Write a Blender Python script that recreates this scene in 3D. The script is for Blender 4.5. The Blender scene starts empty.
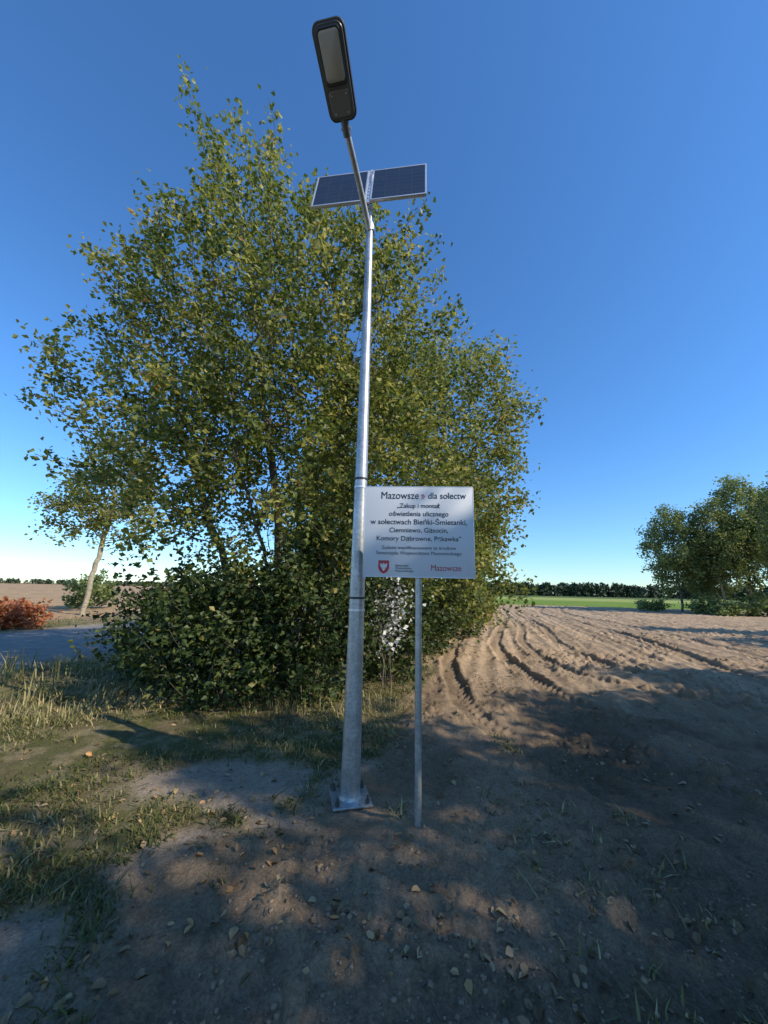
import bpy, bmesh, math
import numpy as np
from mathutils import Vector, Matrix

scene = bpy.context.scene
scene.view_settings.view_transform = 'Standard'
scene.view_settings.look = 'None'
scene.view_settings.exposure = 0
COL = scene.collection

# ------------------------------------------------------------------ noise
def _hash(ix, iy, seed):
    h = (ix.astype(np.int64) * 374761393 + iy.astype(np.int64) * 668265263 + seed * 974634777) & 0xffffffff
    h = ((h ^ (h >> 13)) * 1274126177) & 0xffffffff
    h = (h ^ (h >> 16)) & 0xffffffff
    return h / 4294967295.0
def vnoise(x, y, seed=0):
    ix = np.floor(x); iy = np.floor(y)
    fx = x - ix; fy = y - iy
    fx = fx * fx * (3 - 2 * fx); fy = fy * fy * (3 - 2 * fy)
    a = _hash(ix, iy, seed); b = _hash(ix + 1, iy, seed)
    c = _hash(ix, iy + 1, seed); d = _hash(ix + 1, iy + 1, seed)
    return (a * (1 - fx) + b * fx) * (1 - fy) + (c * (1 - fx) + d * fx) * fy
def fbm(x, y, octv=4, seed=0, gain=0.5):
    s = 0; a = 1; t = 0
    for i in range(octv):
        s = s + a * vnoise(x * 2 ** i + 17.3 * i, y * 2 ** i - 9.1 * i, seed + i)
        t += a; a *= gain
    return s / t
def sstep(a, b, x):
    t = np.clip((x - a) / (b - a), 0, 1)
    return t * t * (3 - 2 * t)

# ------------------------------------------------------------------ mesh helpers
def quad_mesh(name, V, Q, mats, midx=None, smooth=None, rnd=None, col=None):
    me = bpy.data.meshes.new(name)
    V = np.asarray(V, np.float32); Q = np.asarray(Q, np.int32)
    me.vertices.add(len(V)); me.vertices.foreach_set('co', V.ravel())
    me.loops.add(Q.size); me.loops.foreach_set('vertex_index', Q.ravel())
    me.polygons.add(len(Q))
    me.polygons.foreach_set('loop_start', np.arange(0, Q.size, 4, dtype=np.int32))
    me.polygons.foreach_set('loop_total', np.full(len(Q), 4, np.int32))
    for m in mats: me.materials.append(m)
    if midx is not None: me.polygons.foreach_set('material_index', np.asarray(midx, np.int32))
    if smooth is not None: me.polygons.foreach_set('use_smooth', np.asarray(smooth, bool))
    if rnd is not None:
        a = me.attributes.new('rnd', 'FLOAT', 'POINT'); a.data.foreach_set('value', np.asarray(rnd, np.float32))
    if col is not None:
        a = me.attributes.new('Col', 'FLOAT_COLOR', 'POINT')
        c = np.ones((len(V), 4), np.float32); c[:, :3] = col
        a.data.foreach_set('color', c.ravel())
    me.update(calc_edges=True)
    return me
def add_obj(name, me, parent=None, loc=None, rot=None, scale=None):
    o = bpy.data.objects.new(name, me); COL.objects.link(o)
    if parent is not None: o.parent = parent
    if loc is not None: o.location = loc
    if rot is not None: o.rotation_euler = rot
    if scale is not None: o.scale = scale
    return o
def empty(name, loc=(0, 0, 0), rot=(0, 0, 0)):
    o = bpy.data.objects.new(name, None); COL.objects.link(o)
    o.location = loc; o.rotation_euler = rot; o.empty_display_size = .2
    return o
def unit(v):
    return v / np.maximum(np.linalg.norm(v, axis=-1, keepdims=True), 1e-9)

def leaf_quads(c, size, rng, wid=.36, up=.5):
    N = len(c)
    d = rng.normal(size=(N, 3)); d[:, 2] = d[:, 2] * .6 - .25
    d = unit(d)
    n = rng.normal(size=(N, 3)); n[:, 2] += up
    s = unit(np.cross(d, n)); n2 = np.cross(s, d)
    L = (size * (.65 + .7 * rng.random(N)))[:, None]
    W = L * wid
    v0 = c; v1 = c + d * L * .45 + s * W + n2 * L * .1
    v2 = c + d * L - n2 * L * .06; v3 = c + d * L * .45 - s * W + n2 * L * .1
    V = np.stack([v0, v1, v2, v3], 1).reshape(-1, 3)
    Q = np.arange(4 * N).reshape(N, 4)
    return V, Q
def litter_quads(c, size, rng):
    N = len(c); a = rng.random(N) * 6.283
    d = np.stack([np.cos(a), np.sin(a), rng.normal(size=N) * .25], 1); d = unit(d)
    n = np.stack([rng.normal(size=N) * .35, rng.normal(size=N) * .35, np.ones(N)], 1)
    s = unit(np.cross(d, n)); n2 = np.cross(s, d)
    L = (size * (.45 + .95 * rng.random(N)))[:, None]; W = L * (.20 + .16 * rng.random(N))[:, None]
    cu = L * (rng.random(N) * .5)[:, None]
    vs = [c, c + d * L * .28 + s * W + n2 * cu * .6, c + d * L * .66 + s * W * .85 + n2 * cu, c + d * L + n2 * cu * .4, c + d * L * .66 - s * W * .85 + n2 * cu, c + d * L * .28 - s * W + n2 * cu * .6]
    V = np.stack(vs, 1).reshape(-1, 3); k = np.arange(N)[:, None] * 6
    Q = np.concatenate([k + np.array([[0, 1, 2, 3]]), k + np.array([[0, 3, 4, 5]])], 0)
    return V, Q
def tube_edges(A, B, ra, rb, k=6):
    E = len(A)
    t = unit(B - A)
    ref = np.where(np.abs(t[:, 2:3]) > .9, np.array([[1., 0, 0]]), np.array([[0, 0, 1.]]))
    u = unit(np.cross(t, ref)); v = np.cross(t, u)
    ang = np.linspace(0, 2 * np.pi, k, endpoint=False)
    ring = u[:, None, :] * np.cos(ang)[None, :, None] + v[:, None, :] * np.sin(ang)[None, :, None]
    R0 = A[:, None, :] + ring * ra[:, None, None]
    R1 = B[:, None, :] + ring * rb[:, None, None]
    V = np.concatenate([R0, R1], 1).reshape(-1, 3)
    i = np.arange(k); j = (i + 1) % k
    q = np.stack([i, j, j + k, i + k], 1)
    Q = (q[None] + (np.arange(E) * 2 * k)[:, None, None]).reshape(-1, 4)
    return V, Q

# ------------------------------------------------------------------ materials
def mat_new(name):
    m = bpy.data.materials.new(name); m.use_nodes = True
    nt = m.node_tree
    return m, nt, nt.nodes['Principled BSDF'], nt.nodes['Material Output']
def ramp(nt, stops, interp='LINEAR'):
    r = nt.nodes.new('ShaderNodeValToRGB'); r.color_ramp.interpolation = interp
    e = r.color_ramp.elements
    while len(e) < len(stops): e.new(.5)
    for i, (p, c) in enumerate(stops):
        e[i].position = p; e[i].color = (*c, 1)
    return r
def simple(name, col, rough=.6, metal=0., noise=0., nscale=20., bump=0.):
    m, nt, b, o = mat_new(name)
    b.inputs['Roughness'].default_value = rough; b.inputs['Metallic'].default_value = metal
    if noise > 0 or bump > 0:
        tc = nt.nodes.new('ShaderNodeTexCoord')
        n = nt.nodes.new('ShaderNodeTexNoise'); n.inputs['Scale'].default_value = nscale; n.inputs['Detail'].default_value = 6
        nt.links.new(tc.outputs['Object'], n.inputs['Vector'])
        r = ramp(nt, [(.25, tuple(max(0, c * (1 - noise)) for c in col)), (.75, tuple(min(1, c * (1 + noise)) for c in col))])
        nt.links.new(n.outputs['Fac'], r.inputs['Fac']); nt.links.new(r.outputs['Color'], b.inputs['Base Color'])
        if bump > 0:
            bp = nt.nodes.new('ShaderNodeBump'); bp.inputs['Strength'].default_value = bump; bp.inputs['Distance'].default_value = .01
            nt.links.new(n.outputs['Fac'], bp.inputs['Height']); nt.links.new(bp.outputs['Normal'], b.inputs['Normal'])
    else:
        b.inputs['Base Color'].default_value = (*col, 1)
    return m
def leaf_mat(name, stops, trans=.35, rough=.5, spec=.3):
    m, nt, b, o = mat_new(name)
    at = nt.nodes.new('ShaderNodeAttribute'); at.attribute_name = 'rnd'
    r = ramp(nt, stops)
    nt.links.new(at.outputs['Fac'], r.inputs['Fac'])
    nt.links.new(r.outputs['Color'], b.inputs['Base Color'])
    b.inputs['Roughness'].default_value = rough
    b.inputs['Specular IOR Level'].default_value = spec
    if trans > 0:
        tr = nt.nodes.new('ShaderNodeBsdfTranslucent')
        hs = nt.nodes.new('ShaderNodeHueSaturation'); hs.inputs['Hue'].default_value = .495
        hs.inputs['Saturation'].default_value = 1.1; hs.inputs['Value'].default_value = 1.6
        nt.links.new(r.outputs['Color'], hs.inputs['Color']); nt.links.new(hs.outputs['Color'], tr.inputs['Color'])
        mx = nt.nodes.new('ShaderNodeMixShader'); mx.inputs[0].default_value = trans
        nt.links.new(b.outputs[0], mx.inputs[1]); nt.links.new(tr.outputs[0], mx.inputs[2])
        nt.links.new(mx.outputs[0], o.inputs['Surface'])
    return m

M_leaf = leaf_mat('leaf_olive', [(0, (.05, .075, .016)), (.35, (.12, .155, .034)), (.7, (.29, .285, .07)), (.93, (.50, .43, .14)), (1, (.36, .20, .07))], trans=.38)
M_leaf_dark = leaf_mat('leaf_shrub', [(0, (.018, .034, .008)), (.5, (.045, .070, .016)), (.9, (.12, .14, .035)), (1, (.28, .22, .06))], trans=.2)
M_leaf_far = leaf_mat('leaf_birch', [(0, (.09, .125, .042)), (.5, (.18, .225, .075)), (1, (.33, .35, .13))])
M_leaf_white = leaf_mat('leaf_silver', [(0, (.45, .44, .40)), (.6, (.7, .68, .62)), (1, (.85, .83, .78))], trans=.2)
M_leaf_red = leaf_mat('leaf_rust', [(0, (.18, .055, .022)), (.5, (.42, .14, .055)), (.85, (.52, .22, .09)), (1, (.17, .17, .06))], trans=.25)
M_litter = leaf_mat('leaf_dry', [(0, (.12, .07, .03)), (.5, (.27, .17, .08)), (.85, (.42, .30, .15)), (1, (.46, .22, .07))], trans=0)
M_grass = leaf_mat('grass_blades', [(0, (.05, .065, .015)), (.45, (.11, .12, .032)), (.7, (.26, .21, .08)), (1, (.48, .38, .18))], trans=.2)
M_drygrass = leaf_mat('grass_dry', [(0, (.09, .11, .03)), (.4, (.22, .20, .07)), (1, (.54, .42, .22))], trans=.2)
M_conifer = leaf_mat('forest_green', [(0, (.035, .05, .028)), (.6, (.065, .09, .045)), (1, (.12, .145, .07))], trans=0)
M_bark = simple('bark', (.13, .11, .08), .9, 0, .45, 14, .6)
M_bark_light = simple('bark_pale', (.36, .30, .20), .9, 0, .35, 10, .5)

# ------------------------------------------------------------------ layout: field edge direction
D = np.array([.272, .962]); Nn = np.array([.962, -.272])
def qcoord(x, y): return x * Nn[0] + y * Nn[1]
def pcoord(x, y): return x * D[0] + y * D[1]

def smooth_line(pts, n=10):
    P = np.array(pts, float); out = []
    P2 = np.vstack([2 * P[0] - P[1], P, 2 * P[-1] - P[-2]])
    for i in range(1, len(P2) - 2):
        p0, p1, p2, p3 = P2[i - 1], P2[i], P2[i + 1], P2[i + 2]
        for t in np.linspace(0, 1, n, endpoint=False):
            out.append(.5 * ((2 * p1) + (-p0 + p2) * t + (2 * p0 - 5 * p1 + 4 * p2 - p3) * t * t + (-p0 + 3 * p1 - 3 * p2 + p3) * t ** 3))
    out.append(P[-1]); return np.array(out)
TR = []
base_l = [(16, 58), (8.2, 31), (4.6, 20), (1.95, 10.9), (1.28, 6.4), (1.6, 4.2), (2.9, 2.2), (5.5, .6)]
base_r = [(18, 58), (10.0, 31), (6.3, 20), (3.6, 12.3), (2.9, 7.4), (3.3, 5.5), (4.6, 3.9), (7.5, 2.6)]
TR.append((base_l, .34, .065)); TR.append((base_r, .34, .06))
c1 = [(26, 58), (13.8, 33.4), (11.0, 20), (9.2, 13), (7.9, 9.0), (7.6, 6), (8.6, 3)]
c2 = [(28, 58), (15.8, 33.4), (13.0, 20), (11.2, 13), (9.9, 9.0), (9.6, 6), (10.6, 3)]
c3 = [(31, 58), (18.5, 33.4), (16.0, 20), (14.7, 13), (14.0, 9.0), (14, 6)]
c4 = [(22, 58), (11.6, 33.4), (8.2, 20), (5.9, 13), (5.3, 9.0), (6.3, 6.5), (9, 4.2)]
c5 = [(20.5, 58), (10.8, 33.4), (7.2, 20), (4.7, 13), (4.0, 9.0), (4.7, 6.7), (7.4, 4.6)]
TR += [(c1, .38, .07), (c2, .38, .07), (c3, .36, .06), (c4, .30, .05), (c5, .28, .04)]
TRP = [(smooth_line(a, 6), w, d) for a, w, d in TR]

def track_height(x, y):
    h = np.zeros_like(x); m = np.zeros_like(x)
    nf = .5 + .5 * sstep(4.2, 6.8, y)
    for P, w, dep in TRP:
        best = np.full(x.shape, 1e9); S = np.zeros_like(x); Lt = np.zeros_like(x); s0 = 0
        for a, b in zip(P[:-1], P[1:]):
            ab = b - a; L = np.hypot(*ab)
            t = np.clip(((x - a[0]) * ab[0] + (y - a[1]) * ab[1]) / L ** 2, 0, 1)
            dx = x - a[0] - t * ab[0]; dy = y - a[1] - t * ab[1]
            dd = np.hypot(dx, dy); k = dd < best
            sg = np.sign(dx * ab[1] - dy * ab[0])
            best = np.where(k, dd, best); S = np.where(k, s0 + t * L, S); Lt = np.where(k, sg * dd, Lt)
            s0 += L
        wob = (vnoise(S * 1.3, S * 0 + 3.3, 5) - .5) * .08
        lat = np.abs(Lt + wob)
        brk = (.5 + .65 * vnoise(S * .8, S * 0 + 8.1, 6)) * nf
        inside = 1 - sstep(w * .42, w * .58, lat)
        berm = np.exp(-((lat - w * .68) / (w * .16)) ** 2) * (.2 + 1.4 * vnoise(x * 9, y * 9, 15))
        lug = np.where(Lt > 0, np.sin((S + lat * .8) * 2 * np.pi / .19), np.sin((S + lat * .8 + .095) * 2 * np.pi / .19))
        fade = (1 - sstep(20, 34, y)) * nf
        ins = inside * nf
        h = h * (1 - ins) + ins * (-dep * brk + lug * .024 * fade) + berm * .03 * brk
        m = np.maximum(m, inside * np.clip(brk, 0, 1))
    return h, m

def masks(x, y):
    q = qcoord(x, y); p = pcoord(x, y)
    nz = fbm(x * .9, y * .9, 4, 3) - .5
    nz2 = fbm(x * 2.6, y * 2.6, 4, 8) - .5
    edge = -1.35 + nz * 1.4 + nz2 * .5
    field = sstep(-.25, .3, q - edge)
    field = np.where(x * x + y * y < 9, sstep(-.5, .5, q - edge + .2), field)
    verge = 1 - field
    sp = np.zeros_like(x)
    for cx, cy, rx, ry, w in [(-1.45, 1.6, 1.0, .75, 1.1), (-1.15, 2.45, .75, .45, .9), (-1.25, 3.5, .7, .42, 1.), (-.3, 2.6, .7, .7, .9), (.0, 3.4, .6, .6, .8), (-2.6, 2.6, .5, .3, .5), (-3.2, .9, 1.2, .5, .9)]:
        e = ((x - cx) / rx) ** 2 + ((y - cy) / ry) ** 2
        sp = np.maximum(sp, w * np.exp(-e))
    sand = sstep(.28, .62, sp + nz2 * .75 + nz * .4)
    sand = sand * verge
    roadside = sstep(-15.2, -14.9, q) * (1 - sstep(-9.4, -9.0, q))
    leftfield = 1 - sstep(-19.5, -17.5, q + nz * 1.5)
    return q, p, nz, nz2, field, sand, roadside, leftfield

def height(x, y, fine=True):
    q, p, nz, nz2, field, sand, road, lf = masks(x, y)
    r = np.hypot(x, y)
    fade = 1 - sstep(40, 90, r)
    th, tm = track_height(x, y)
    clod = fbm(x * 4, y * 4, 6, 21, .68) - .5
    clod2 = fbm(x * 1.6, y * 1.6, 3, 31) - .5
    furrow = np.sin(q * 2 * np.pi / .42 + nz * 3) * .018 * sstep(4, 8, r)
    patch = sstep(.40, .60, fbm(x * .9, y * .9, 3, 79)) * (.6 + .7 * sstep(.0, 1.6, q))
    lump = (np.maximum(0, vnoise(x * 10, y * 10, 77) - .60) * .17 + np.maximum(0, vnoise(x * 22, y * 22, 78) - .55) * .07) * (.2 + .8 * patch)
    hf = (clod * .095 + clod2 * .11 + furrow + lump) * (1 - tm * .7) + th
    hv = clod * .045 + clod2 * .07 + (1 - sand) * .015 * fbm(x * 20, y * 20, 2, 41)
    mound = .02 * np.exp(-((x - .276) ** 2 + (y - 2.9) ** 2) / .03) + .02 * np.exp(-((x + .0) ** 2 + (y - 2.55) ** 2) / .25)
    pad = np.exp(-(((x + .217) ** 2 + (y - 3.27) ** 2) / .09) ** 2)
    h = (hf * field + hv * (1 - field)) * fade
    rd = sstep(-16.0, -15.2, q) * (1 - sstep(-8.8, -7.8, q))
    h = h * (1 - rd) * (1 - pad) + mound * (1 - pad)
    return h

# ------------------------------------------------------------------ ground sheet
def build_ground():
    th = np.concatenate([np.linspace(-62, 62, 800, endpoint=False), np.linspace(62, 298, 120, endpoint=False)])
    th = np.radians(th)
    r = np.concatenate([np.array([.15, .35, .6, .85]), 1.05 * np.exp(np.arange(0, math.log(70 / 1.05), .0074)), 70 * np.exp(np.linspace(.03, math.log(3500 / 70), 60))])
    R, T = np.meshgrid(r, th, indexing='ij')
    X = (R * np.sin(T)).ravel(); Y = (R * np.cos(T)).ravel()
    nr, nt_ = len(r), len(th)
    Z = height(X, Y)
    q, p, nz, nz2, field, sand, road, lf = masks(X, Y)
    _, tm = track_height(X, Y)
    f5 = fbm(X * 7, Y * 7, 4, 51); f1 = fbm(X * .25, Y * .25, 3, 61); f20 = fbm(X * 24, Y * 24, 3, 62)
    soil = np.array([.57, .405, .255]); soild = np.array([.35, .24, .145]); sandc = np.array([.56, .44, .32])
    def mix(a, b, t): return a * (1 - t[:, None]) + b * t[:, None]
    c = mix(np.tile(soild, (len(X), 1)), np.tile(soil, (len(X), 1)), np.clip(.1 + .9 * f5 + .5 * (f1 - .5) + .7 * (f20 - .5), 0, 1))
    streak = fbm(q * 2.2, p * .05, 4, 71); streak2 = fbm(q * 7, p * .12, 2, 72)
    far = sstep(6, 14, np.hypot(X, Y))
    c *= (0.76 + .44 * streak)[:, None]
    c *= (1 - far * .30 + far * .58 * streak2)[:, None]
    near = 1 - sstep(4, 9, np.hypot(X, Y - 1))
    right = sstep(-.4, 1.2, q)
    c *= (1 - (.24 + .20 * right) * near)[:, None]  # foreground shade and fresh dark soil put into the colour, stronger at right
    dark_patch = sstep(.45, .62, fbm(X * .8, Y * .8, 4, 73)) * near  # noise patches that darken the soil close to the camera
    c *= (1 - .28 * dark_patch)[:, None]
    c = mix(c, c * .76, tm * .8)
    gr = mix(np.tile(np.array([.20, .155, .08]), (len(X), 1)), np.tile(np.array([.14, .135, .05]), (len(X), 1)), sstep(.35, .65, fbm(X * 1.7, Y * 1.7, 4, 81)))
    gr = mix(gr, np.tile(np.array([.38, .29, .17]), (len(X), 1)), sstep(.45, .68, f5) * .6)
    gr = mix(gr, np.tile(sandc * .75, (len(X), 1)) * (.75 + .45 * f20)[:, None], sand)
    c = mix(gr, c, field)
    sh = np.exp(-((q + 8.5) / .35) ** 2) + np.exp(-((q + 15.1) / .35) ** 2)
    c = mix(c, np.tile(np.array([.40, .34, .25]), (len(X), 1)), np.clip(sh, 0, 1) * .7)
    lfc = np.tile(np.array([.44, .29, .155]), (len(X), 1)) * (.72 + .56 * streak)[:, None]
    c = mix(c, lfc, lf)
    g1 = sstep(54, 57, p + 3 * nz) * (1 - lf)
    c = mix(c, np.tile(np.array([.18, .26, .04]), (len(X), 1)) * (.85 + .3 * f1)[:, None], g1)
    g2 = sstep(95, 104, p) * (1 - lf)
    c = mix(c, np.tile(np.array([.34, .37, .10]), (len(X), 1)), g2)
    g3 = sstep(160, 170, p)
    c = mix(c, np.tile(np.array([.12, .16, .05]), (len(X), 1)), g3 * (1 - lf))
    V = np.stack([X, Y, Z], 1)
    i = np.arange(nr - 1)[:, None]; j = np.arange(nt_)[None, :]; j2 = (j + 1) % nt_
    Q = np.stack([i * nt_ + j, i * nt_ + j2, (i + 1) * nt_ + j2, (i + 1) * nt_ + j], -1).reshape(-1, 4)[:, ::-1]
    n0 = len(V)
    V = np.vstack([V, [[0, 0, 0]]]); c = np.vstack([c, c[:1]])
    fan = [[n0, (2 * k + 2) % nt_, (2 * k + 1) % nt_, 2 * k] for k in range(nt_ // 2)]
    Q = np.vstack([Q, np.array(fan)])
    m, nt, b, o = mat_new('ground_soil_grass')
    at = nt.nodes.new('ShaderNodeAttribute'); at.attribute_name = 'Col'
    tc = nt.nodes.new('ShaderNodeTexCoord')
    n1 = nt.nodes.new('ShaderNodeTexNoise'); n1.inputs['Scale'].default_value = 60; n1.inputs['Detail'].default_value = 8; n1.inputs['Roughness'].default_value = .75
    nt.links.new(tc.outputs['Object'], n1.inputs['Vector'])
    rr = ramp(nt, [(.30, (.52, .50, .48)), (.70, (1.34, 1.34, 1.33))])
    nt.links.new(n1.outputs['Fac'], rr.inputs['Fac'])
    mx = nt.nodes.new('ShaderNodeMix'); mx.data_type = 'RGBA'; mx.blend_type = 'MULTIPLY'; mx.inputs[0].default_value = 1
    nt.links.new(at.outputs['Color'], mx.inputs[6]); nt.links.new(rr.outputs['Color'], mx.inputs[7])
    nt.links.new(mx.outputs[2], b.inputs['Base Color'])
    bp = nt.nodes.new('ShaderNodeBump'); bp.inputs['Strength'].default_value = 1.0; bp.inputs['Distance'].default_value = .025
    nt.links.new(n1.outputs['Fac'], bp.inputs['Height']); nt.links.new(bp.outputs['Normal'], b.inputs['Normal'])
    b.inputs['Roughness'].default_value = .95; b.inputs['Specular IOR Level'].default_value = .1
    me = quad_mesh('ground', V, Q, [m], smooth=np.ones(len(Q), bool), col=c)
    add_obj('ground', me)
build_ground()

# ------------------------------------------------------------------ road
def build_road():
    rows = np.concatenate([np.linspace(-40, 60, 120), np.linspace(62, 900, 50)])
    qs = np.linspace(-15.0, -8.6, 12)
    V = []
    for p in rows:
        for k, qq in enumerate(qs):
            w = 0
            if k in (0, len(qs) - 1): w = (vnoise(np.array([p * 1.7]), np.array([k * 3.]), 9)[0] - .5) * .25
            qv = qq + w; crown = .03 + .05 * (1 - ((qq + 11.8) / 3.2) ** 2)
            V.append((qv * Nn[0] + p * D[0], qv * Nn[1] + p * D[1], crown if k not in (0, len(qs) - 1) else -.01))
    n = len(qs); Q = [[a * n + k, a * n + k + 1, (a + 1) * n + k + 1, (a + 1) * n + k] for a in range(len(rows) - 1) for k in range(n - 1)]
    m = simple('asphalt', (.23, .20, .17), .95, 0, .22, 3, .2)
    add_obj('asphalt_road', quad_mesh('asphalt_road', V, Q, [m], smooth=np.ones(len(Q), bool)))
build_road()

# ------------------------------------------------------------------ trees
def grow(seed, trunks, ells, n, step=.35, bf=.35, rtip=.0045, shoots=0.1, shootlen=.9, lpn=24, lsig=.13, lsize=.075, zmin=.3, rpow=.5, sparse=.35, maxc=3, hollow=2.0, k=6):
    rng = np.random.default_rng(seed)
    MAXN = n * 14 + 4000
    P = np.zeros((MAXN, 3)); par = np.full(MAXN, -1); pl = np.zeros(MAXN); dens = np.ones(MAXN); N = 0
    for tr in trunks:
        tr = np.array(tr, float); prev = -1
        for a, b in zip(tr[:-1], tr[1:]):
            L = np.linalg.norm(b - a); m = max(1, int(L / step))
            for t in range(m):
                P[N] = a + (b - a) * t / m + (rng.normal(size=3) * .03 if prev >= 0 else 0)
                par[N] = prev; pl[N] = 0 if prev < 0 else pl[prev] + np.linalg.norm(P[N] - P[prev]); dens[N] = 0
                prev = N; N += 1
        P[N] = tr[-1]; par[N] = prev; pl[N] = pl[prev] + .3; dens[N] = 0; N += 1
    W = np.array([(e[6] if len(e) > 6 else 1.) * e[3] * e[4] * e[5] for e in ells]); W = W / W.sum()
    idx = rng.choice(len(ells), n, p=W)
    E = np.array([e[:6] for e in ells], float)[idx]
    u = unit(rng.normal(size=(n, 3))); rad = rng.random(n) ** (1 / (3 * hollow ** .5))
    rad *= (1 + rng.normal(size=n) * .06)
    A = E[:, :3] + u * rad[:, None] * E[:, 3:]
    A = A[A[:, 2] > zmin]
    dt = np.min(np.linalg.norm(A[:, None, :] - P[None, :N:3, :], axis=2), axis=1)
    A = A[np.argsort(dt)]
    cen = np.average(np.array([e[:3] for e in ells]), axis=0, weights=W)
    for p in A:
        d = np.linalg.norm(P[:N] - p, axis=1)
        cost = d + bf * pl[:N] + np.maximum(0, P[:N, 2] - p[2]) * .4
        j = int(np.argmin(cost)); L = d[j]
        m = max(1, int(math.ceil(L / step))); side = rng.normal(size=3) * .06 * L; dn = rng.random() ** sparse
        base = P[j].copy(); prev = j
        for t in range(1, m + 1):
            f = t / m
            P[N] = base + (p - base) * f + side * math.sin(math.pi * f) + rng.normal(size=3) * .025 - np.array([0, 0, .10 * L * math.sin(math.pi * f)])
            par[N] = prev; pl[N] = pl[prev] + L / m; dens[N] = dn; prev = N; N += 1
        if rng.random() < shoots:
            o = unit(p - cen) + np.array([0, 0, .35]) + rng.normal(size=3) * .3; o = unit(o)
            for t in range(int(shootlen * (.5 + rng.random()) / .22)):
                o = unit(o + rng.normal(size=3) * .12)
                P[N] = P[prev] + o * .22; par[N] = prev; pl[N] = pl[prev] + .22; dens[N] = .7; prev = N; N += 1
        if N > MAXN - 60: break
    P = P[:N]; par = par[:N]; dens = dens[:N]
    cnt = np.zeros(N); haschild = np.zeros(N, bool); haschild[par[par >= 0]] = True
    cnt[~haschild] = 1
    for i in range(N - 1, -1, -1):
        if par[i] >= 0: cnt[par[i]] += cnt[i]
    r = rtip * cnt ** rpow
    e = np.where(par >= 0)[0]
    A0 = P[par[e]]; B0 = P[e]
    ra = np.minimum(r[par[e]], r[e] * 1.6); rb = r[e]
    big = rb > .02
    Vb, Qb = tube_edges(A0[big], B0[big], ra[big], rb[big], k + 2)
    Vb2, Qb2 = tube_edges(A0[~big], B0[~big], ra[~big], rb[~big], 3)
    Vb, Qb = np.vstack([Vb, Vb2]), np.vstack([Qb, Qb2 + len(Vb)])
    tw = np.where((cnt <= maxc) & (par >= 0) & (dens > 0))[0]
    num = rng.poisson(lpn * dens[tw])
    rep = np.repeat(tw, num)
    t = rng.random(len(rep))[:, None]
    C = P[rep] * t + P[par[rep]] * (1 - t) + rng.normal(size=(len(rep), 3)) * lsig
    Vl, Ql = leaf_quads(C, lsize, rng)
    nodern = rng.random(N)
    lr = np.clip(.55 * nodern[rep] + .25 * rng.random(len(rep)) + .25 * rng.normal(size=len(rep)) * .5 + .1, 0, 1)
    V = np.vstack([Vb, Vl]); Q = np.vstack([Qb, Ql + len(Vb)])
    mi = np.concatenate([np.zeros(len(Qb)), np.ones(len(Ql))])
    rn = np.concatenate([np.zeros(len(Vb)), np.repeat(lr, 4)])
    return V, Q, mi, rn
def make_tree(name, bark, leaf, **kw):
    V, Q, mi, rn = grow(**kw)
    print(name, len(Q))
    return quad_mesh(name, V, Q, [bark, leaf], midx=mi, smooth=(mi == 0), rnd=rn)

me = make_tree('deciduous_tree', M_bark, M_leaf, seed=3,
    trunks=[[(-1.75, 7.0, -.1), (-1.85, 6.95, 1.5), (-2.1, 6.8, 3.5), (-2.4, 6.6, 5.5), (-2.75, 6.3, 7.6)],
            [(-1.45, 7.1, -.1), (-1.3, 7.1, 1.6), (-.9, 7.0, 3.6), (-.75, 6.9, 6.0)],
            [(-2.1, 7.1, -.1), (-2.7, 6.9, 1.6), (-3.5, 6.7, 3.4), (-4.0, 6.5, 4.8)]],
    ells=[(-2.1, 6.5, 6.6, 2.7, 2.3, 3.0, 1.05), (-2.9, 6.2, 8.7, 1.2, 1.15, 2.0), (-4.5, 6.6, 5.5, 2.2, 1.7, 1.6, 1.05), (-3.8, 6.3, 7.1, 1.6, 1.4, 1.6, 1.0),
          (-.3, 6.8, 6.5, 1.7, 1.9, 2.3), (-1.9, 6.4, 4.0, 2.4, 1.7, 2.4, 1.7), (-.2, 6.9, 3.8, 1.5, 1.6, 2.5, 1.6), (-3.9, 6.6, 3.9, 1.6, 1.4, 1.2, 1.2)],
    n=2250, shoots=.10, shootlen=.85, lpn=27, lsig=.11, lsize=.092, zmin=1.0, rtip=.0043)
add_obj('deciduous_tree', me)
me = make_tree('deciduous_tree_b', M_bark, M_leaf, seed=8,
    trunks=[[(1.2, 11.4, -.1), (1.3, 11.3, 2), (1.7, 11.2, 5), (1.9, 11, 7.5)], [(.9, 11.5, -.1), (.6, 11.5, 2), (.0, 11.4, 5)]],
    ells=[(1.9, 11, 6.2, 2.3, 2.1, 3.8), (0, 11.5, 5.5, 2.0, 2, 3.5, .5), (1.9, 11.2, 2.6, 1.9, 1.6, 2.2), (3.1, 11, 5.4, 1.3, 1.5, 2.2)],
    n=980, shoots=.12, lpn=21, lsig=.17, lsize=.125, zmin=.4, rtip=.0045)
add_obj('deciduous_tree', me)

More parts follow.
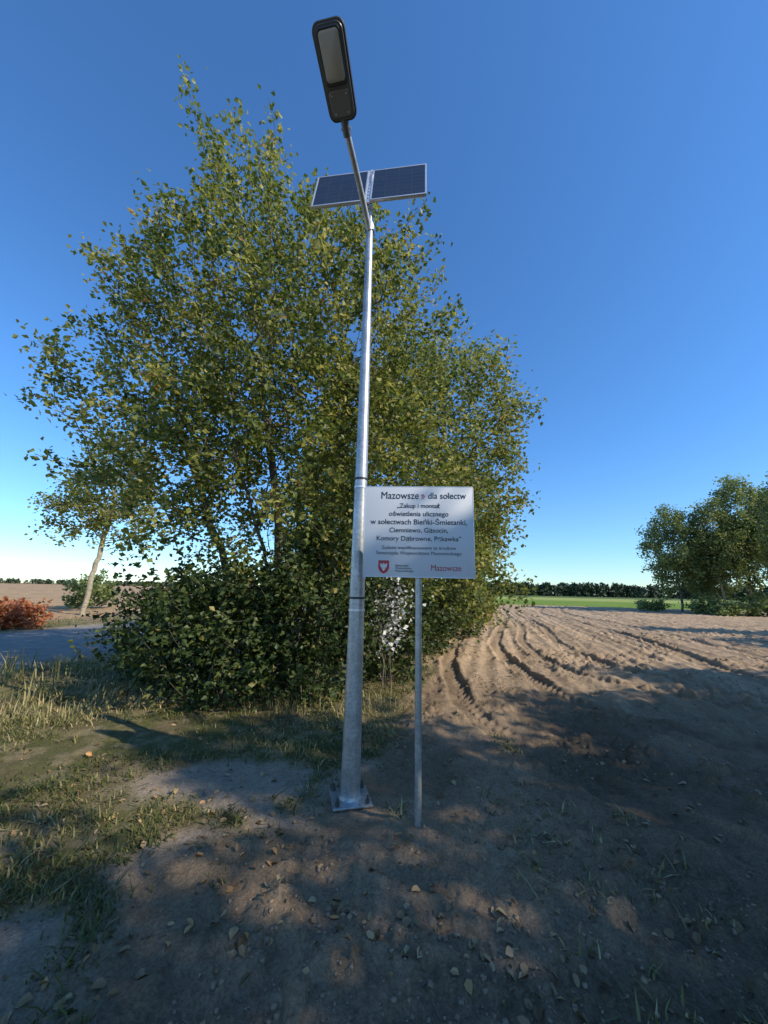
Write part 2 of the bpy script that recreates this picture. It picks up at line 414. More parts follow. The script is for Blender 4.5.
G1 = make_tree('tree_mesh_a', M_bark, M_leaf_far, seed=21,
    trunks=[[(0, 0, -.1), (.1, 0, 2), (-.1, .1, 4.5), (.1, 0, 7.5)]],
    ells=[(0, 0, 6.2, 2.5, 2.5, 3.4), (.6, .3, 3.6, 2.1, 2.1, 1.8), (-.5, -.2, 8.2, 1.3, 1.3, 1.9)],
    n=600, shoots=.12, lpn=17, lsig=.2, lsize=.20, zmin=1.6, rtip=.006, k=5)
G2 = make_tree('tree_mesh_b', M_bark_light, M_leaf_far, seed=33,
    trunks=[[(0, 0, -.1), (-.1, 0, 2), (.15, .1, 5), (.1, 0, 9)], [(.2, 0, -.1), (.6, 0, 2), (1.1, .1, 5)]],
    ells=[(0, 0, 7.4, 1.5, 1.5, 3.8), (1.1, .3, 5.0, 1.2, 1.2, 3.0), (-.8, -.2, 4.8, 1.2, 1.2, 2.6)],
    n=520, shoots=.18, lpn=16, lsig=.18, lsize=.20, zmin=1.2, rtip=.006, k=5)
G3 = make_tree('tree_mesh_c', M_bark_light, M_leaf, seed=45,
    trunks=[[(0, 0, -.1), (.15, 0, 2), (.4, .1, 4.5), (.5, 0, 8)]],
    ells=[(.4, 0, 7.4, 1.9, 1.9, 2.6), (-.9, 0, 5.6, 1.6, 1.4, 1.4), (1.2, 0, 5.4, 1.5, 1.3, 1.6)],
    n=480, shoots=.2, lpn=13, lsig=.2, lsize=.17, zmin=3.4, rtip=.0075, k=6)
def place(name, me, x, y, s=1., rz=0., sz=None):
    o = add_obj(name, me, loc=(x, y, 0), rot=(0, 0, rz), scale=(s, s, sz or s)); return o
place('deciduous_tree', G1, 3.4, 17.5, .84, 1.0)
place('deciduous_tree', G2, 5.2, 23, .72, 2.0)
place('deciduous_tree', G1, -2.2, 15.5, .8, 3.0)
place('deciduous_tree', G3, -15.6, 20.0, 1.0, .3)
place('birch_tree', G1, 30.4, 38.5, 1.08, .5, 1.10)
place('birch_tree', G2, 32.9, 36.5, 1.05, 1.5, 1.0)
place('birch_tree', G2, 36.0, 36.8, 1.2, 3.9, 1.24)
place('birch_tree', G1, 39.3, 36.0, 1.1, 4.4, 1.32)
place('birch_tree', G1, 44.5, 39.5, 1.2, 2.2, 1.4)
place('birch_tree', G2, 35.2, 31.5, .95, 2.9, 1.12)
place('birch_tree', G1, 34.8, 40.5, .95, 5.9, .95)
for i, (x, y, s, rz, g) in enumerate([(15.0, -.8, .98, .3, 0), (11.4, -2.2, .95, 1.4, 1), (13.0, -6.0, 1.1, 2.2, 0), (8.0, -3.8, .82, 3.5, 0), (8.6, -7.5, 1.0, 4.1, 1),
                                      (18.5, 1.2, 1.0, 5.2, 0), (24.5, 8.2, .95, .9, 0), (27.0, 12.0, 1.0, 1.9, 1), (17.0, -5.0, 1.2, 3.0, 0), (12.6, .2, .8, 2.0, 0), (15.6, 2.4, .85, 4.0, 0)]):
    place('birch_tree', (G1, G2)[g], x, y, s, rz)

# ------------------------------------------------------------------ shrubs
def shrub(name, seed, cx, cy, rx, ry, h, n, leaf=M_leaf_dark, lsize=.085, lpn=20, zb=.10, stems=5):
    rng = np.random.default_rng(seed)
    tr = []
    for s in range(stems):
        a = rng.random() * 6.28; k = .25 + .3 * rng.random()
        tr.append([(cx + .12 * math.cos(a), cy + .12 * math.sin(a), -.05), (cx + rx * k * .6 * math.cos(a), cy + ry * k * .6 * math.sin(a), h * .35), (cx + rx * k * math.cos(a), cy + ry * k * math.sin(a), h * .7)])
    me = make_tree(name, M_bark, leaf, seed=seed, trunks=tr,
        ells=[(cx, cy, h * .42, rx, ry, h * .45), (cx + rx * .3, cy, h * .6, rx * .6, ry * .7, h * .4), (cx - rx * .35, cy, h * .35, rx * .65, ry * .8, h * .34)],
        n=n, step=.22, shoots=.10, shootlen=.5, lpn=lpn, lsig=.10, lsize=lsize, zmin=zb, rtip=.003, sparse=.3, k=4)
    return add_obj(name, me)
shrub('shrub', 101, -2.4, 5.75, 1.3, .95, 2.2, 350)
shrub('shrub', 102, -1.1, 5.95, 1.15, .9, 2.8, 370)
shrub('shrub', 103, -3.6, 6.9, 1.15, 1.0, 2.3, 260)
shrub('shrub', 104, .1, 7.2, .9, .9, 2.7, 280)
shrub('shrub', 105, 1.1, 10.2, 1.0, 1.0, 2.3, 200, lsize=.1)
shrub('shrub', 106, 2.6, 14.2, 1.1, 1.2, 2.4, 170, lsize=.12)
shrub('shrub', 107, 4.6, 20.0, 1.3, 1.5, 2.4, 150, leaf=M_leaf, lsize=.14)
shrub('shrub', 108, 7.0, 28.5, 1.4, 2.0, 2.2, 120, leaf=M_leaf, lsize=.18)
shrub('shrub', 109, -1.5, 9.3, 1.6, 1.2, 2.7, 240)
shrub('pale_shrub', 110, .06, 6.35, .32, .25, 2.05, 85, leaf=M_leaf_white, lsize=.075, lpn=11, zb=.7)  # pale-leaved shrub filling in whitish patches between the dark leaves
for i, (x, y) in enumerate([(-13.2, 13.6), (-14.6, 14.2), (-16.3, 12.3), (-18.2, 13.6), (-15.3, 10.4), (-14.3, 12.3)]):
    shrub('rusty_shrub', 120 + i, x, y, 1.35, 1.0, .95, 110, leaf=M_leaf_red, lsize=.13, lpn=14)
for i, (x, y, s) in enumerate([(28.6, 40.5, .8), (31.0, 36.0, 1.1), (33.0, 33.5, 1.3), (35.8, 33.0, 1.2), (30.0, 33.4, .7)]):
    shrub('shrub', 140 + i, x, y, 1.7 * s, 1.3, 1.6 * s, 100, leaf=M_leaf_far, lsize=.22, lpn=12)
shrub('shrub', 150, -19.5, 25.5, 1.7, 1.5, 2.6, 120, leaf=M_leaf_far, lsize=.2, lpn=12)

# ------------------------------------------------------------------ distant forest
def forest(name, seed, pts, hgt, n):
    rng = np.random.default_rng(seed); pts = np.array(pts, float)
    seg = np.linalg.norm(np.diff(pts, axis=0), axis=1); cs = np.concatenate([[0], np.cumsum(seg)])
    s = rng.random(n) * cs[-1]
    x = np.interp(s, cs, pts[:, 0]); y = np.interp(s, cs, pts[:, 1]) + rng.random(n) * 14
    C = []
    for i in range(n):
        h = hgt * (.75 + .3 * rng.random()); k = 80
        z = rng.random(k) ** .8
        w = 1.7 * np.sqrt(np.clip(1 - z ** 2.2, 0.02, 1))
        a = rng.random(k) * 6.28
        C.append(np.stack([x[i] + np.cos(a) * w, y[i] + np.sin(a) * w, z * h], 1))
    C = np.vstack(C)
    V, Q = leaf_quads(C, 1.4, rng, wid=.45)
    add_obj(name, quad_mesh(name, V, Q, [M_conifer], rnd=np.repeat(rng.random(len(C)), 4)))
forest('forest_treeline', 5, [(-60, 255), (30, 250), (120, 235), (185, 225), (300, 180)], 8.2, 560)
forest('forest_treeline', 6, [(-600, 420), (-420, 450), (-250, 480)], 6.0, 200)

# ------------------------------------------------------------------ grass
def blades(name, pts, hgt, mat, rng, rndv, lean=.45, wid=.0035):
    n = len(pts)
    z = height(pts[:, 0], pts[:, 1]) - .008
    B = np.stack([pts[:, 0], pts[:, 1], z], 1)
    a = rng.random(n) * 6.283
    dirh = np.stack([np.cos(a), np.sin(a), np.zeros(n)], 1); side = np.stack([-np.sin(a), np.cos(a), np.zeros(n)], 1)
    ln = (np.abs(rng.normal(size=n)) * lean * hgt)[:, None]
    h = hgt[:, None] * np.array([[0, 0, 1.]])
    w = (wid * (.7 + .6 * rng.random(n)) * (1 + np.hypot(pts[:, 0], pts[:, 1]) * .12))[:, None]
    m = B + h * .55 + dirh * ln * .35; t = B + h * .92 + dirh * ln
    V = np.stack([B - side * w, B + side * w, m - side * w * .85, m + side * w * .85, t - side * w * .12, t + side * w * .12], 1).reshape(-1, 3)
    k = np.arange(n)[:, None] * 6
    Q = np.concatenate([k + np.array([[0, 1, 3, 2]]), k + np.array([[2, 3, 5, 4]])], 0)
    add_obj(name, quad_mesh(name, V, Q, [mat], rnd=np.repeat(rndv, 6)))
rng = np.random.default_rng(77)
def polar(n, r0, r1, a0, a1):
    r = np.exp(rng.uniform(math.log(r0), math.log(r1), n)); a = np.radians(rng.uniform(a0, a1, n))
    return r * np.sin(a), r * np.cos(a)
x, y = polar(9500, 1.4, 16, -64, 25)
q, p, nz, nz2, field, sand, road, lf = masks(x, y)
dn = fbm(x * 1.1, y * 1.1, 3, 91)
keep = (field < .5) & (sand < .35 + .3 * rng.random(len(x))) & (q > -8.6) & (dn > .31 + .25 * rng.random(len(x)))
tx, ty = x[keep], y[keep]
nb = 14
rr = np.hypot(tx, ty)
px = np.repeat(tx, nb) + rng.normal(size=len(tx) * nb) * np.repeat(.02 + .012 * rr, nb)
py = np.repeat(ty, nb) + rng.normal(size=len(tx) * nb) * np.repeat(.02 + .012 * rr, nb)
hh = np.repeat(.02 + .05 * rng.random(len(tx)) ** 1.7, nb) * (.6 + .6 * rng.random(len(px)))
tint = np.clip(np.repeat(rng.random(len(tx)) * .45 + .9 * (fbm(tx * .8, ty * .8, 3, 95) - .4), nb) + rng.normal(size=len(px)) * .18 + .18, 0, 1)
blades('grass', np.stack([px, py], 1), hh, M_grass, rng, tint, lean=1.2)
x, y = polar(3600, 4.2, 26, -66, 12)
q, p, nz, nz2, field, sand, road, lf = masks(x, y)
zone = (((q < -4.6) & (q > -8.5)) | ((q < -15.2) & (q > -18.0)) | ((y > 5.2) & (q < -1.4) & (q > -5))) & (fbm(x * .9, y * .9, 3, 99) > .42 + .12 * rng.random(len(x)))
tx, ty = x[zone], y[zone]; nb = 16; rr = np.hypot(tx, ty)
px = np.repeat(tx, nb) + rng.normal(size=len(tx) * nb) * np.repeat(.04 + .014 * rr, nb)
py = np.repeat(ty, nb) + rng.normal(size=len(tx) * nb) * np.repeat(.04 + .014 * rr, nb)
hh = np.repeat(.05 + .17 * rng.random(len(tx)) ** 2.8, nb) * (.4 + .8 * rng.random(len(px)))
blades('dry_grass', np.stack([px, py], 1), hh, M_drygrass, rng, np.clip(np.repeat(rng.random(len(tx)), nb) * .7 + rng.random(len(px)) * .4, 0, 1), lean=.95)
cx = np.repeat(np.array([-6.3, -5.9, -6.6, -5.4, -4.7, -6.0]), 26); cy = np.repeat(np.array([6.6, 6.3, 7.2, 6.9, 5.6, 5.6]), 26)
px = cx + rng.normal(size=len(cx)) * .16; py = cy + rng.normal(size=len(cx)) * .16
blades('tall_weeds', np.stack([px, py], 1), .2 + .35 * rng.random(len(px)), M_drygrass, rng, rng.random(len(px)) * .8, lean=.45, wid=.004)
x, y = polar(420, 1.6, 12, -20, 55)
q, p, nz, nz2, field, sand, road, lf = masks(x, y)
kp = (field > .5) & (q < 3.2) & (fbm(x * .7, y * .7, 3, 111) > .58)
x, y = x[kp], y[kp]; nb = 10
x = np.append(x, [1.35] * 10 + [-.55] * 5 + [.15] * 4); y = np.append(y, 4.35 + rng.normal(size=10) * .12); y = np.append(y, 3.45 + rng.normal(size=5) * .08); y = np.append(y, 3.1 + rng.normal(size=4) * .08)
px = np.repeat(x, nb) + rng.normal(size=len(x) * nb) * .05; py = np.repeat(y, nb) + rng.normal(size=len(x) * nb) * .05
blades('weeds', np.stack([px, py], 1), .02 + .045 * rng.random(len(px)), M_grass, rng, np.clip(.6 + rng.normal(size=len(px)) * .25, 0, 1), lean=1.3, wid=.004)

# fallen leaves
x, y = polar(3800, 1.3, 14, -60, 58)
q, p, nz, nz2, field, sand, road, lf = masks(x, y)
kp = (fbm(x * 1.3, y * 1.3, 3, 121) > .40 + .28 * rng.random(len(x))) & (q > -8)
x, y = x[kp], y[kp]
x = np.append(x, .62 + rng.normal(size=70) * .16); y = np.append(y, 1.95 + rng.normal(size=70) * .16)
x = np.append(x, 1.6 + rng.normal(size=80) * .35); y = np.append(y, 2.0 + rng.normal(size=80) * .3)
C = np.stack([x, y, height(x, y) + .004], 1)
V, Q = litter_quads(C, .044, rng)
add_obj('fallen_leaves', quad_mesh('fallen_leaves', V, Q, [M_litter], rnd=np.repeat(rng.random(len(x)), 6)))

# soil clods
x, y = polar(11000, 1.6, 22, -25, 60)
q, p, nz, nz2, field, sand, road, lf = masks(x, y)
_, tmk = track_height(x, y)
kp = ((field > .4) | (rng.random(len(x)) < .12)) & (tmk < .5) & (fbm(x * .9, y * .9, 3, 79) > .38 + .2 * rng.random(len(x)))
x, y = x[kp], y[kp]; n = len(x)
sz = (.002 + .011 * rng.random(n) ** 4) * (.7 + .13 * np.hypot(x, y))
cube = np.array([[-1, -1, -1], [1, -1, -1], [1, 1, -1], [-1, 1, -1], [-1, -1, 1], [1, -1, 1], [1, 1, 1], [-1, 1, 1]]) * .75
J = cube[None] * (1 + rng.normal(size=(n, 8, 3)) * .3); J[:, :, 2] *= .8
a = rng.random(n) * 6.28; ca, sa = np.cos(a)[:, None], np.sin(a)[:, None]
J = np.stack([J[:, :, 0] * ca - J[:, :, 1] * sa, J[:, :, 0] * sa + J[:, :, 1] * ca, J[:, :, 2]], 2) * sz[:, None, None]
V = (J + np.stack([x, y, height(x, y) + sz * .1], 1)[:, None, :]).reshape(-1, 3)
fq = np.array([[0, 3, 2, 1], [4, 5, 6, 7], [0, 1, 5, 4], [1, 2, 6, 5], [2, 3, 7, 6], [3, 0, 4, 7]])
Q = (fq[None] + (np.arange(n) * 8)[:, None, None]).reshape(-1, 4)
M_clod = simple('soil_clod', (.29, .20, .125), .95, 0, .3, 30, .4)
add_obj('soil_clods', quad_mesh('soil_clods', V, Q, [M_clod], smooth=np.ones(len(Q), bool)))

# twigs
n = 170
x, y = polar(n, 1.4, 7, -50, 50)
a = rng.random(n) * 6.28; L = .03 + .12 * rng.random(n) ** 2
A = np.stack([x, y, height(x, y) + .006], 1); x2 = x + np.cos(a) * L; y2 = y + np.sin(a) * L
B = np.stack([x2, y2, height(x2, y2) + .008 + .015 * rng.random(n)], 1)
V, Q = tube_edges(A, B, np.full(n, .0026), np.full(n, .0013), 5)
add_obj('fallen_twigs', quad_mesh('fallen_twigs', V, Q, [M_bark]))

# ------------------------------------------------------------------ street lamp
def galvanised():
    m, nt, b, o = mat_new('galvanised_steel')
    tc = nt.nodes.new('ShaderNodeTexCoord'); v = nt.nodes.new('ShaderNodeTexVoronoi'); v.inputs['Scale'].default_value = 60
    nt.links.new(tc.outputs['Object'], v.inputs['Vector'])
    n = nt.nodes.new('ShaderNodeTexNoise'); n.inputs['Scale'].default_value = 7; n.inputs['Detail'].default_value = 6
    nt.links.new(tc.outputs['Object'], n.inputs['Vector'])
    r1 = ramp(nt, [(0, (.42, .43, .43)), (1, (.64, .645, .64))]); nt.links.new(v.outputs['Color'], r1.inputs['Fac'])
    r2 = ramp(nt, [(.3, (.66, .66, .66)), (.7, (1.05, 1.05, 1.05))]); nt.links.new(n.outputs['Fac'], r2.inputs['Fac'])
    mx = nt.nodes.new('ShaderNodeMix'); mx.data_type = 'RGBA'; mx.blend_type = 'MULTIPLY'; mx.inputs[0].default_value = 1
    nt.links.new(r1.outputs['Color'], mx.inputs[6]); nt.links.new(r2.outputs['Color'], mx.inputs[7])
    nt.links.new(mx.outputs[2], b.inputs['Base Color'])
    b.inputs['Metallic'].default_value = .7; b.inputs['Roughness'].default_value = .42
    return m
M_galv = galvanised()
M_alu = simple('aluminium_frame', (.7, .71, .72), .35, .6)
M_black = simple('black_plastic', (.025, .025, .028), .45)
M_grey = simple('lamp_housing_grey', (.13, .135, .14), .4, .3, .15, 15)
M_lens = simple('lamp_lens', (.42, .43, .42), .12, 0, .08, 8)
M_bolt = simple('bolt_dark', (.10, .09, .08), .6, .5)

def mesh_from_bm(name, bm, mat, parent=None, smooth=True, mw=None, sharp=35):
    me = bpy.data.meshes.new(name); bm.to_mesh(me); bm.free()
    if isinstance(mat, (list, tuple)):
        for m in mat: me.materials.append(m)
    else: me.materials.append(mat)
    if smooth:
        me.polygons.foreach_set('use_smooth', np.ones(len(me.polygons), bool))
        try: me.set_sharp_from_angle(angle=math.radians(sharp))
        except Exception: pass
    o = add_obj(name, me, parent)
    if mw is not None: o.matrix_local = mw
    return o
def tube(name, pts, rad, mat, parent=None, k=24):
    pts = [Vector(p) for p in pts]
    if not isinstance(rad, (list, tuple)): rad = [rad] * len(pts)
    bm = bmesh.new(); rings = []
    for i, p in enumerate(pts):
        t = (pts[min(i + 1, len(pts) - 1)] - pts[max(i - 1, 0)]).normalized()
        ref = Vector((1, 0, 0)) if abs(t.z) > .9 else Vector((0, 0, 1))
        u = t.cross(ref).normalized(); v = t.cross(u)
        rings.append([bm.verts.new(p + (u * math.cos(6.28318 * a / k) + v * math.sin(6.28318 * a / k)) * rad[i]) for a in range(k)])
    for a, b in zip(rings[:-1], rings[1:]):
        for i in range(k): bm.faces.new((a[i], a[(i + 1) % k], b[(i + 1) % k], b[i]))
    bm.faces.new(rings[0][::-1]); bm.faces.new(rings[-1])
    bmesh.ops.recalc_face_normals(bm, faces=bm.faces)
    return mesh_from_bm(name, bm, mat, parent)
def box(name, size, mat, parent=None, mw=None, bev=.002):
    bm = bmesh.new(); bmesh.ops.create_cube(bm, size=1); bmesh.ops.scale(bm, vec=size, verts=bm.verts)
    if bev > 0: bmesh.ops.bevel(bm, geom=bm.edges[:], offset=bev, segments=2, affect='EDGES', profile=.5)
    return mesh_from_bm(name, bm, mat, parent, smooth=True, mw=mw)
T = Matrix.Translation
def RZ(a): return Matrix.Rotation(a, 4, 'Z')
def RX(a): return Matrix.Rotation(a, 4, 'X')

lamp = empty('street_lamp', (-.217, 3.27, 0))
HB = .02
tube('pole', [(0, 0, HB), (0, 0, 1.0), (0, 0, 2.6), (0, 0, 4.2), (0, 0, 5.38)], [.077, .069, .057, .045, .036], M_galv, lamp, 40)
tube('pole_collar', [(0, 0, HB + .002), (0, 0, HB + .03)], [.088, .082], M_galv, lamp, 40)
box('base_plate', (.30, .30, .016), M_galv, lamp, T((0, 0, .016)) @ RZ(math.radians(14)), .003)
for sx in (-1, 1):
    for sy in (-1, 1):
        v = RZ(math.radians(14)) @ Vector((sx * .115, sy * .115, 0))
        tube('anchor_bolt', [(v.x, v.y, .02), (v.x, v.y, .075)], .009, M_bolt, lamp, 12)
        tube('anchor_nut', [(v.x, v.y, .0245), (v.x, v.y, .047)], .018, M_bolt, lamp, 6)
for z in (1.42, 1.52, 2.50, 2.58):
    r = .0775 - (z - HB) * .0077
    tube('pole_band', [(0, 0, z), (0, 0, z + .018)], r + .004, M_black if z in (1.52, 2.58) else M_alu, lamp, 32)
tube('pole_cap', [(0, 0, 5.36), (0, 0, 5.46)], [.041, .041], M_galv, lamp, 24)
tube('panel_mast', [(0, .005, 5.44), (0, .02, 5.95), (0, .06, 6.2)], .022, M_galv, lamp, 16)
J = Vector((-.20, -.74, 5.66))
tube('lamp_arm', [(0, -.02, 5.36), (-.02, -.06, 5.415), (-.10, -.36, 5.54), tuple(J)], [.031, .031, .029, .028], M_galv, lamp, 20)
tube('arm_clamp', [(0, 0, 5.365), (0, 0, 5.43)], .05, M_galv, lamp, 24)
tilt = math.radians(76)
pan = T((-.03, -.055, 5.695)) @ RZ(math.radians(-7.5)) @ RX(tilt)
def pv_mat():
    m, nt, b, o = mat_new('photovoltaic_cells')
    tc = nt.nodes.new('ShaderNodeTexCoord')
    br = nt.nodes.new('ShaderNodeTexBrick'); br.offset = 0; br.inputs['Scale'].default_value = 1
    br.inputs['Brick Width'].default_value = .145; br.inputs['Row Height'].default_value = .078; br.inputs['Mortar Size'].default_value = .0010
    br.inputs['Color1'].default_value = (.020, .022, .030, 1); br.inputs['Color2'].default_value = (.025, .028, .036, 1); br.inputs['Mortar'].default_value = (.075, .08, .085, 1)
    nt.links.new(tc.outputs['Object'], br.inputs['Vector']); nt.links.new(br.outputs['Color'], b.inputs['Base Color'])
    b.inputs['Roughness'].default_value = .18
    return m
M_pv = pv_mat()
PW, PH = .61, .64
for side in (-1, 1):
    cx = side * (PW / 2 + .022)
    P0 = pan @ T((cx, PH / 2, 0))
    o = box('solar_panel_glass', (PW - .03, PH - .03, .008), M_pv, lamp, P0 @ T((0, 0, .010)), 0)
    box('solar_panel_backsheet', (PW - .03, PH - .03, .004), M_alu, lamp, P0 @ T((0, 0, -.002)), 0)
    fw = .018; th = .034
    box('panel_frame', (PW, fw, th), M_alu, lamp, P0 @ T((0, PH / 2 - fw / 2, 0)), .002)
    box('panel_frame', (PW, fw, th), M_alu, lamp, P0 @ T((0, -PH / 2 + fw / 2, 0)), .002)
    box('panel_frame', (fw, PH - 2 * fw, th), M_alu, lamp, P0 @ T((PW / 2 - fw / 2, 0, 0)), .002)
    box('panel_frame', (fw, PH - 2 * fw, th), M_alu, lamp, P0 @ T((-PW / 2 + fw / 2, 0, 0)), .002)
box('panel_rail', (.04, PH + .06, .02), M_alu, lamp, pan @ T((0, PH / 2, .0)), .002)
for k in range(9):
    o = tube('rail_hole', [(0, 0, 0), (0, 0, .003)], .007, M_black, lamp, 12); o.matrix_local = pan @ T((0, .04 + k * .07, .0092))
box('cross_rail', (1.1, .035, .02), M_galv, lamp, pan @ T((0, PH * .3, -.03)), .002)
box('cross_rail', (1.1, .035, .02), M_galv, lamp, pan @ T((0, PH * .75, -.03)), .002)
box('mast_clamp', (.07, .10, .05), M_galv, lamp, pan @ T((0, .02, -.045)), .004)
E = Vector((-.295, -1.26, 5.84)); ax = (E - J).normalized(); sd = Vector((0, 0, 1)).cross(ax).normalized(); upv = ax.cross(sd)
HM = Matrix(((ax.x, sd.x, upv.x, J.x), (ax.y, sd.y, upv.y, J.y), (ax.z, sd.z, upv.z, J.z), (0, 0, 0, 1)))
def rrect(l, w, r, n=6, taper=0.):
    pts = []
    for cx, cy, a0 in ((l / 2 - r, w / 2 - r, 0), (-l / 2 + r, w / 2 - r, 90), (-l / 2 + r, -w / 2 + r, 180), (l / 2 - r, -w / 2 + r, 270)):
        for i in range(n + 1):
            a = math.radians(a0 + 90 * i / n); x = cx + r * math.cos(a); y = cy + r * math.sin(a)
            y *= 1 - taper * (.5 - x / l); pts.append((x, y))
    return pts
def loft(name, layers, mat, parent, mw, cx):
    bm = bmesh.new(); rings = []
    for (l, w, r, z, tp) in layers: rings.append([bm.verts.new((x + cx, y, z)) for x, y in rrect(l, w, r, taper=tp)])
    n = len(rings[0])
    for a, b in zip(rings[:-1], rings[1:]):
        for i in range(n): bm.faces.new((a[i], a[(i + 1) % n], b[(i + 1) % n], b[i]))
    bm.faces.new(rings[0][::-1]); bm.faces.new(rings[-1]); bmesh.ops.recalc_face_normals(bm, faces=bm.faces)
    return mesh_from_bm(name, bm, mat, parent, mw=mw, sharp=40)
M_shell = simple('lamp_shell_dark', (.05, .052, .055), .45, .2, .15, 15)
loft('lamp_housing', [(.53, .235, .055, -.030, .08), (.555, .262, .06, -.022, .08), (.56, .27, .063, .0, .08), (.55, .26, .06, .03, .10), (.47, .18, .06, .055, .2), (.36, .10, .045, .066, .3)], M_shell, lamp, HM, .31)
loft('lamp_underside', [(.525, .228, .05, -.036, .08), (.53, .232, .052, -.0305, .08)], M_grey, lamp, HM, .31)
loft('lamp_lens_frame', [(.30, .182, .03, -.048, .04), (.315, .196, .034, -.0362, .04)], M_shell, lamp, HM, .405)
loft('lamp_lens', [(.25, .140, .022, -.0555, .02), (.272, .162, .026, -.0485, .02)], M_lens, lamp, HM, .408)
loft('driver_cover', [(.15, .165, .02, -.046, .1), (.16, .18, .024, -.0365, .1)], simple('driver_cover_grey', (.16, .165, .17), .5), lamp, HM, .145)
for dx, dy in ((.09, .055), (.09, -.055), (.20, .062), (.20, -.062)):
    tube('cover_screw', [HM @ Vector((dx, dy, -.050)), HM @ Vector((dx, dy, -.0465))], .006, M_alu, lamp, 10)
tube('lamp_spigot', [HM @ Vector((-.07, 0, 0)), HM @ Vector((.06, 0, 0))], .036, M_grey, lamp, 20)
tube('lamp_bolt', [HM @ Vector((-.02, -.045, 0)), HM @ Vector((-.02, .045, 0))], .009, M_alu, lamp, 8)

# ------------------------------------------------------------------ information sign
sign = empty('information_sign', (.276, 2.88, 0), (0, 0, math.radians(-3)))
M_white = simple('sign_face', (.66, .66, .655), .35, 0, .03, 3)
tube('post', [(0, .032, -.05), (0, .032, 2.36)], .0245, M_galv, sign, 28)
box('board', (.855, .004, .715), M_white, sign, T((.0, 0, 2.06)), .001)
ed = M_alu
box('board_edge', (.861, .012, .006), ed, sign, T((0, .003, 2.42)), .001)
box('board_edge', (.861, .012, .006), ed, sign, T((0, .003, 1.70)), .001)
box('board_edge', (.006, .012, .713), ed, sign, T((-.4305, .003, 2.06)), .001)
box('board_edge', (.006, .012, .713), ed, sign, T((.4305, .003, 2.06)), .001)
for z in (1.85, 2.25):
    box('post_clamp', (.09, .006, .035), M_galv, sign, T((0, .0055, z)), .001)
    tube('clamp_band', [(0, .032, z - .012), (0, .032, z + .012)], .028, M_galv, sign, 20)
M_ink = simple('ink_black', (.02, .02, .024), .5); M_red = simple('ink_red', (.50, .03, .035), .5); M_navy = simple('ink_grey', (.06, .06, .07), .5)
def text(body, z, width, x=0., mat=M_ink, bold=.004, ysc=1.0):
    cu = bpy.data.curves.new('lettering', 'FONT'); cu.body = body; cu.size = 1; cu.align_x = 'CENTER'; cu.align_y = 'CENTER'; cu.offset = bold; cu.extrude = .002
    cu.materials.append(mat)
    o = add_obj('lettering', cu, sign); bpy.context.view_layer.update()
    s = width / max(o.dimensions.x, .01)
    o.scale = (s, s * ysc, .3); o.rotation_euler = (math.radians(90), 0, 0); o.location = (x, -.0035, z)
    return o
text('Mazowsze', 2.345, .30, -.15, M_ink, .0, 1.15)
text('\u00bb', 2.345, .030, .035, M_red, .0, 1.2)
text('dla so\u0142ectw', 2.345, .30, .225, M_ink, .0, 1.1)
text('\u201eZakup i monta\u017c', 2.262, .34, 0)
text('o\u015bwietlenia ulicznego', 2.196, .47, 0)
text('w so\u0142ectwach Bie\u0144ki-\u015amietanki,', 2.130, .76, 0)
text('Ciemniewo, G\u0105socin,', 2.064, .46, 0)
text('Komory D\u0105browne, P\u0119kawka\u201d', 1.998, .66, 0)
text('Zadanie wsp\u00f3\u0142finansowane ze \u015brodk\u00f3w', 1.926, .58, 0, M_navy, .0)
text('Samorz\u0105du Wojew\u00f3dztwa Mazowieckiego', 1.884, .66, 0, M_navy, .0)
text('Mazowsze', 1.772, .23, .21, M_red, .0, 1.15)
text('Samorz\u0105d', 1.788, .10, -.13, M_navy, .0); text('Wojew\u00f3dztwa', 1.767, .125, -.1175, M_navy, .0); text('Mazowieckiego', 1.746, .14, -.11, M_navy, .0)
def flat(name, pts, mat, y):
    bm = bmesh.new(); vs = [bm.verts.new((p[0], y, p[1])) for p in pts]; f = bm.faces.new(vs)
    bmesh.ops.triangulate(bm, faces=[f]); return mesh_from_bm(name, bm, mat, sign, smooth=False)
sx, sz_ = -.27, 1.775
flat('crest_shield', [(sx - .042, sz_ + .05), (sx - .042, sz_ - .01), (sx - .028, sz_ - .037), (sx, sz_ - .052), (sx + .028, sz_ - .037), (sx + .042, sz_ - .01), (sx + .042, sz_ + .05)], M_red, -.0032)
flat('crest_eagle', [(sx, sz_ + .036), (sx + .006, sz_ + .018), (sx + .028, sz_ + .030), (sx + .024, sz_ + .0), (sx + .008, sz_ - .004), (sx + .010, sz_ - .022), (sx, sz_ - .032), (sx - .010, sz_ - .022), (sx - .008, sz_ - .004), (sx - .024, sz_ + .0), (sx - .028, sz_ + .030), (sx - .006, sz_ + .018)], M_white, -.0042)

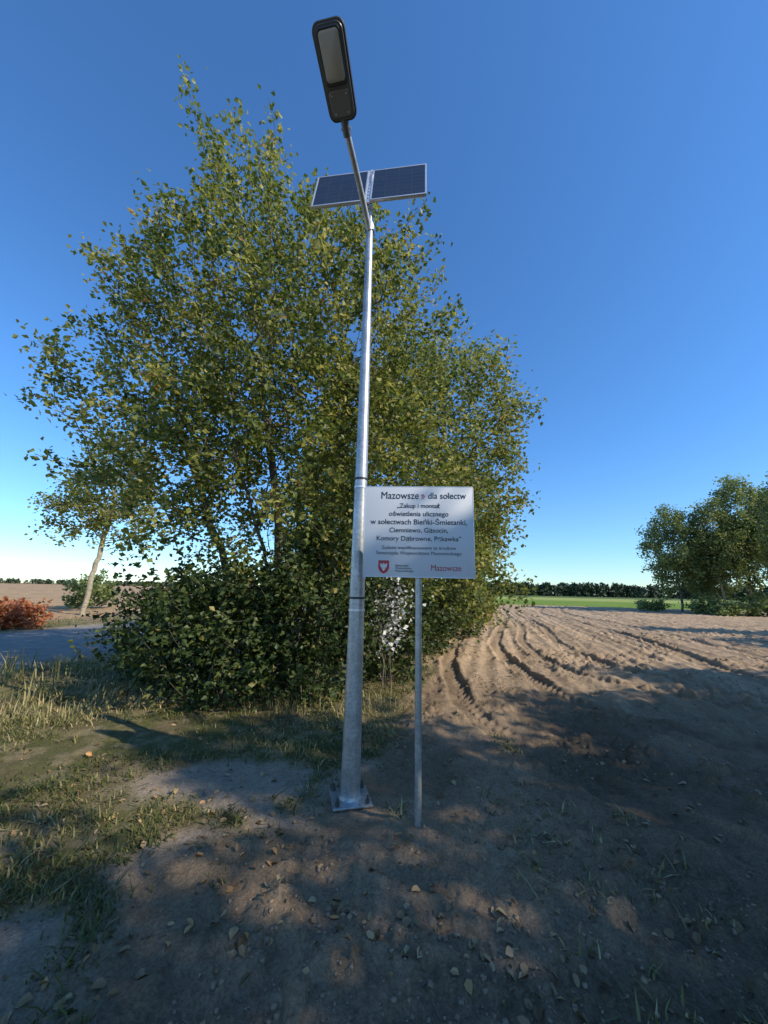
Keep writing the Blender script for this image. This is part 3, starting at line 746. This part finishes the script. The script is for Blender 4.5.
# ------------------------------------------------------------------ light
az = math.radians(118); el = math.radians(35)
sun_dir = Vector((math.sin(az) * math.cos(el), math.cos(az) * math.cos(el), math.sin(el)))
sd_ = bpy.data.lights.new('sun', 'SUN'); sd_.energy = 5.0; sd_.angle = math.radians(.5); sd_.color = (1, .93, .80)
so = bpy.data.objects.new('sun', sd_); COL.objects.link(so); so.rotation_euler = sun_dir.to_track_quat('Z', 'Y').to_euler(); so.location = (20, -10, 20)
w = bpy.data.worlds.new('World'); scene.world = w; w.use_nodes = True
nt = w.node_tree; bg = nt.nodes['Background']
sky = nt.nodes.new('ShaderNodeTexSky'); sky.sky_type = 'NISHITA'; sky.sun_disc = False
sky.sun_elevation = el; sky.sun_rotation = az; sky.air_density = 1.0; sky.dust_density = .1; sky.ozone_density = 1.5; sky.altitude = 100
tc = nt.nodes.new('ShaderNodeTexCoord'); sp = nt.nodes.new('ShaderNodeSeparateXYZ'); nt.links.new(tc.outputs['Generated'], sp.inputs[0])
rp = ramp(nt, [(0.0, (.36, .46, .55)), (.10, (.32, .48, .63)), (.35, (.275, .50, .72)), (1.0, (.29, .53, .76))])
nt.links.new(sp.outputs['Z'], rp.inputs['Fac'])
tint = nt.nodes.new('ShaderNodeMix'); tint.data_type = 'RGBA'; tint.blend_type = 'MULTIPLY'; tint.inputs[0].default_value = 1
nt.links.new(sky.outputs[0], tint.inputs[6]); nt.links.new(rp.outputs['Color'], tint.inputs[7])
sc = nt.nodes.new('ShaderNodeVectorMath'); sc.operation = 'SCALE'; sc.inputs['Scale'].default_value = 2.3
nt.links.new(tint.outputs[2], sc.inputs[0])
nt.links.new(sc.outputs[0], bg.inputs['Color']); bg.inputs['Strength'].default_value = .14

# ------------------------------------------------------------------ camera
tp = math.radians(11.9); ro = .021
F = Vector((0, math.cos(tp), math.sin(tp))); U = Vector((0, -math.sin(tp), math.cos(tp))); R = Vector((1, 0, 0))
Rc = (R + U * ro).normalized(); Uc = (U - R * ro).normalized(); Bk = -F
cam = bpy.data.cameras.new('camera'); cam.sensor_fit = 'VERTICAL'; cam.sensor_height = 36; cam.lens = 13.0; cam.clip_end = 6000; cam.clip_start = .05
co = bpy.data.objects.new('camera', cam); COL.objects.link(co)
co.matrix_world = Matrix(((Rc.x, Uc.x, Bk.x, 0), (Rc.y, Uc.y, Bk.y, 0), (Rc.z, Uc.z, Bk.z, 1.6), (0, 0, 0, 1)))
scene.camera = co
print('TOTAL', sum(len(o.data.polygons) for o in bpy.data.objects if o.type == 'MESH'))
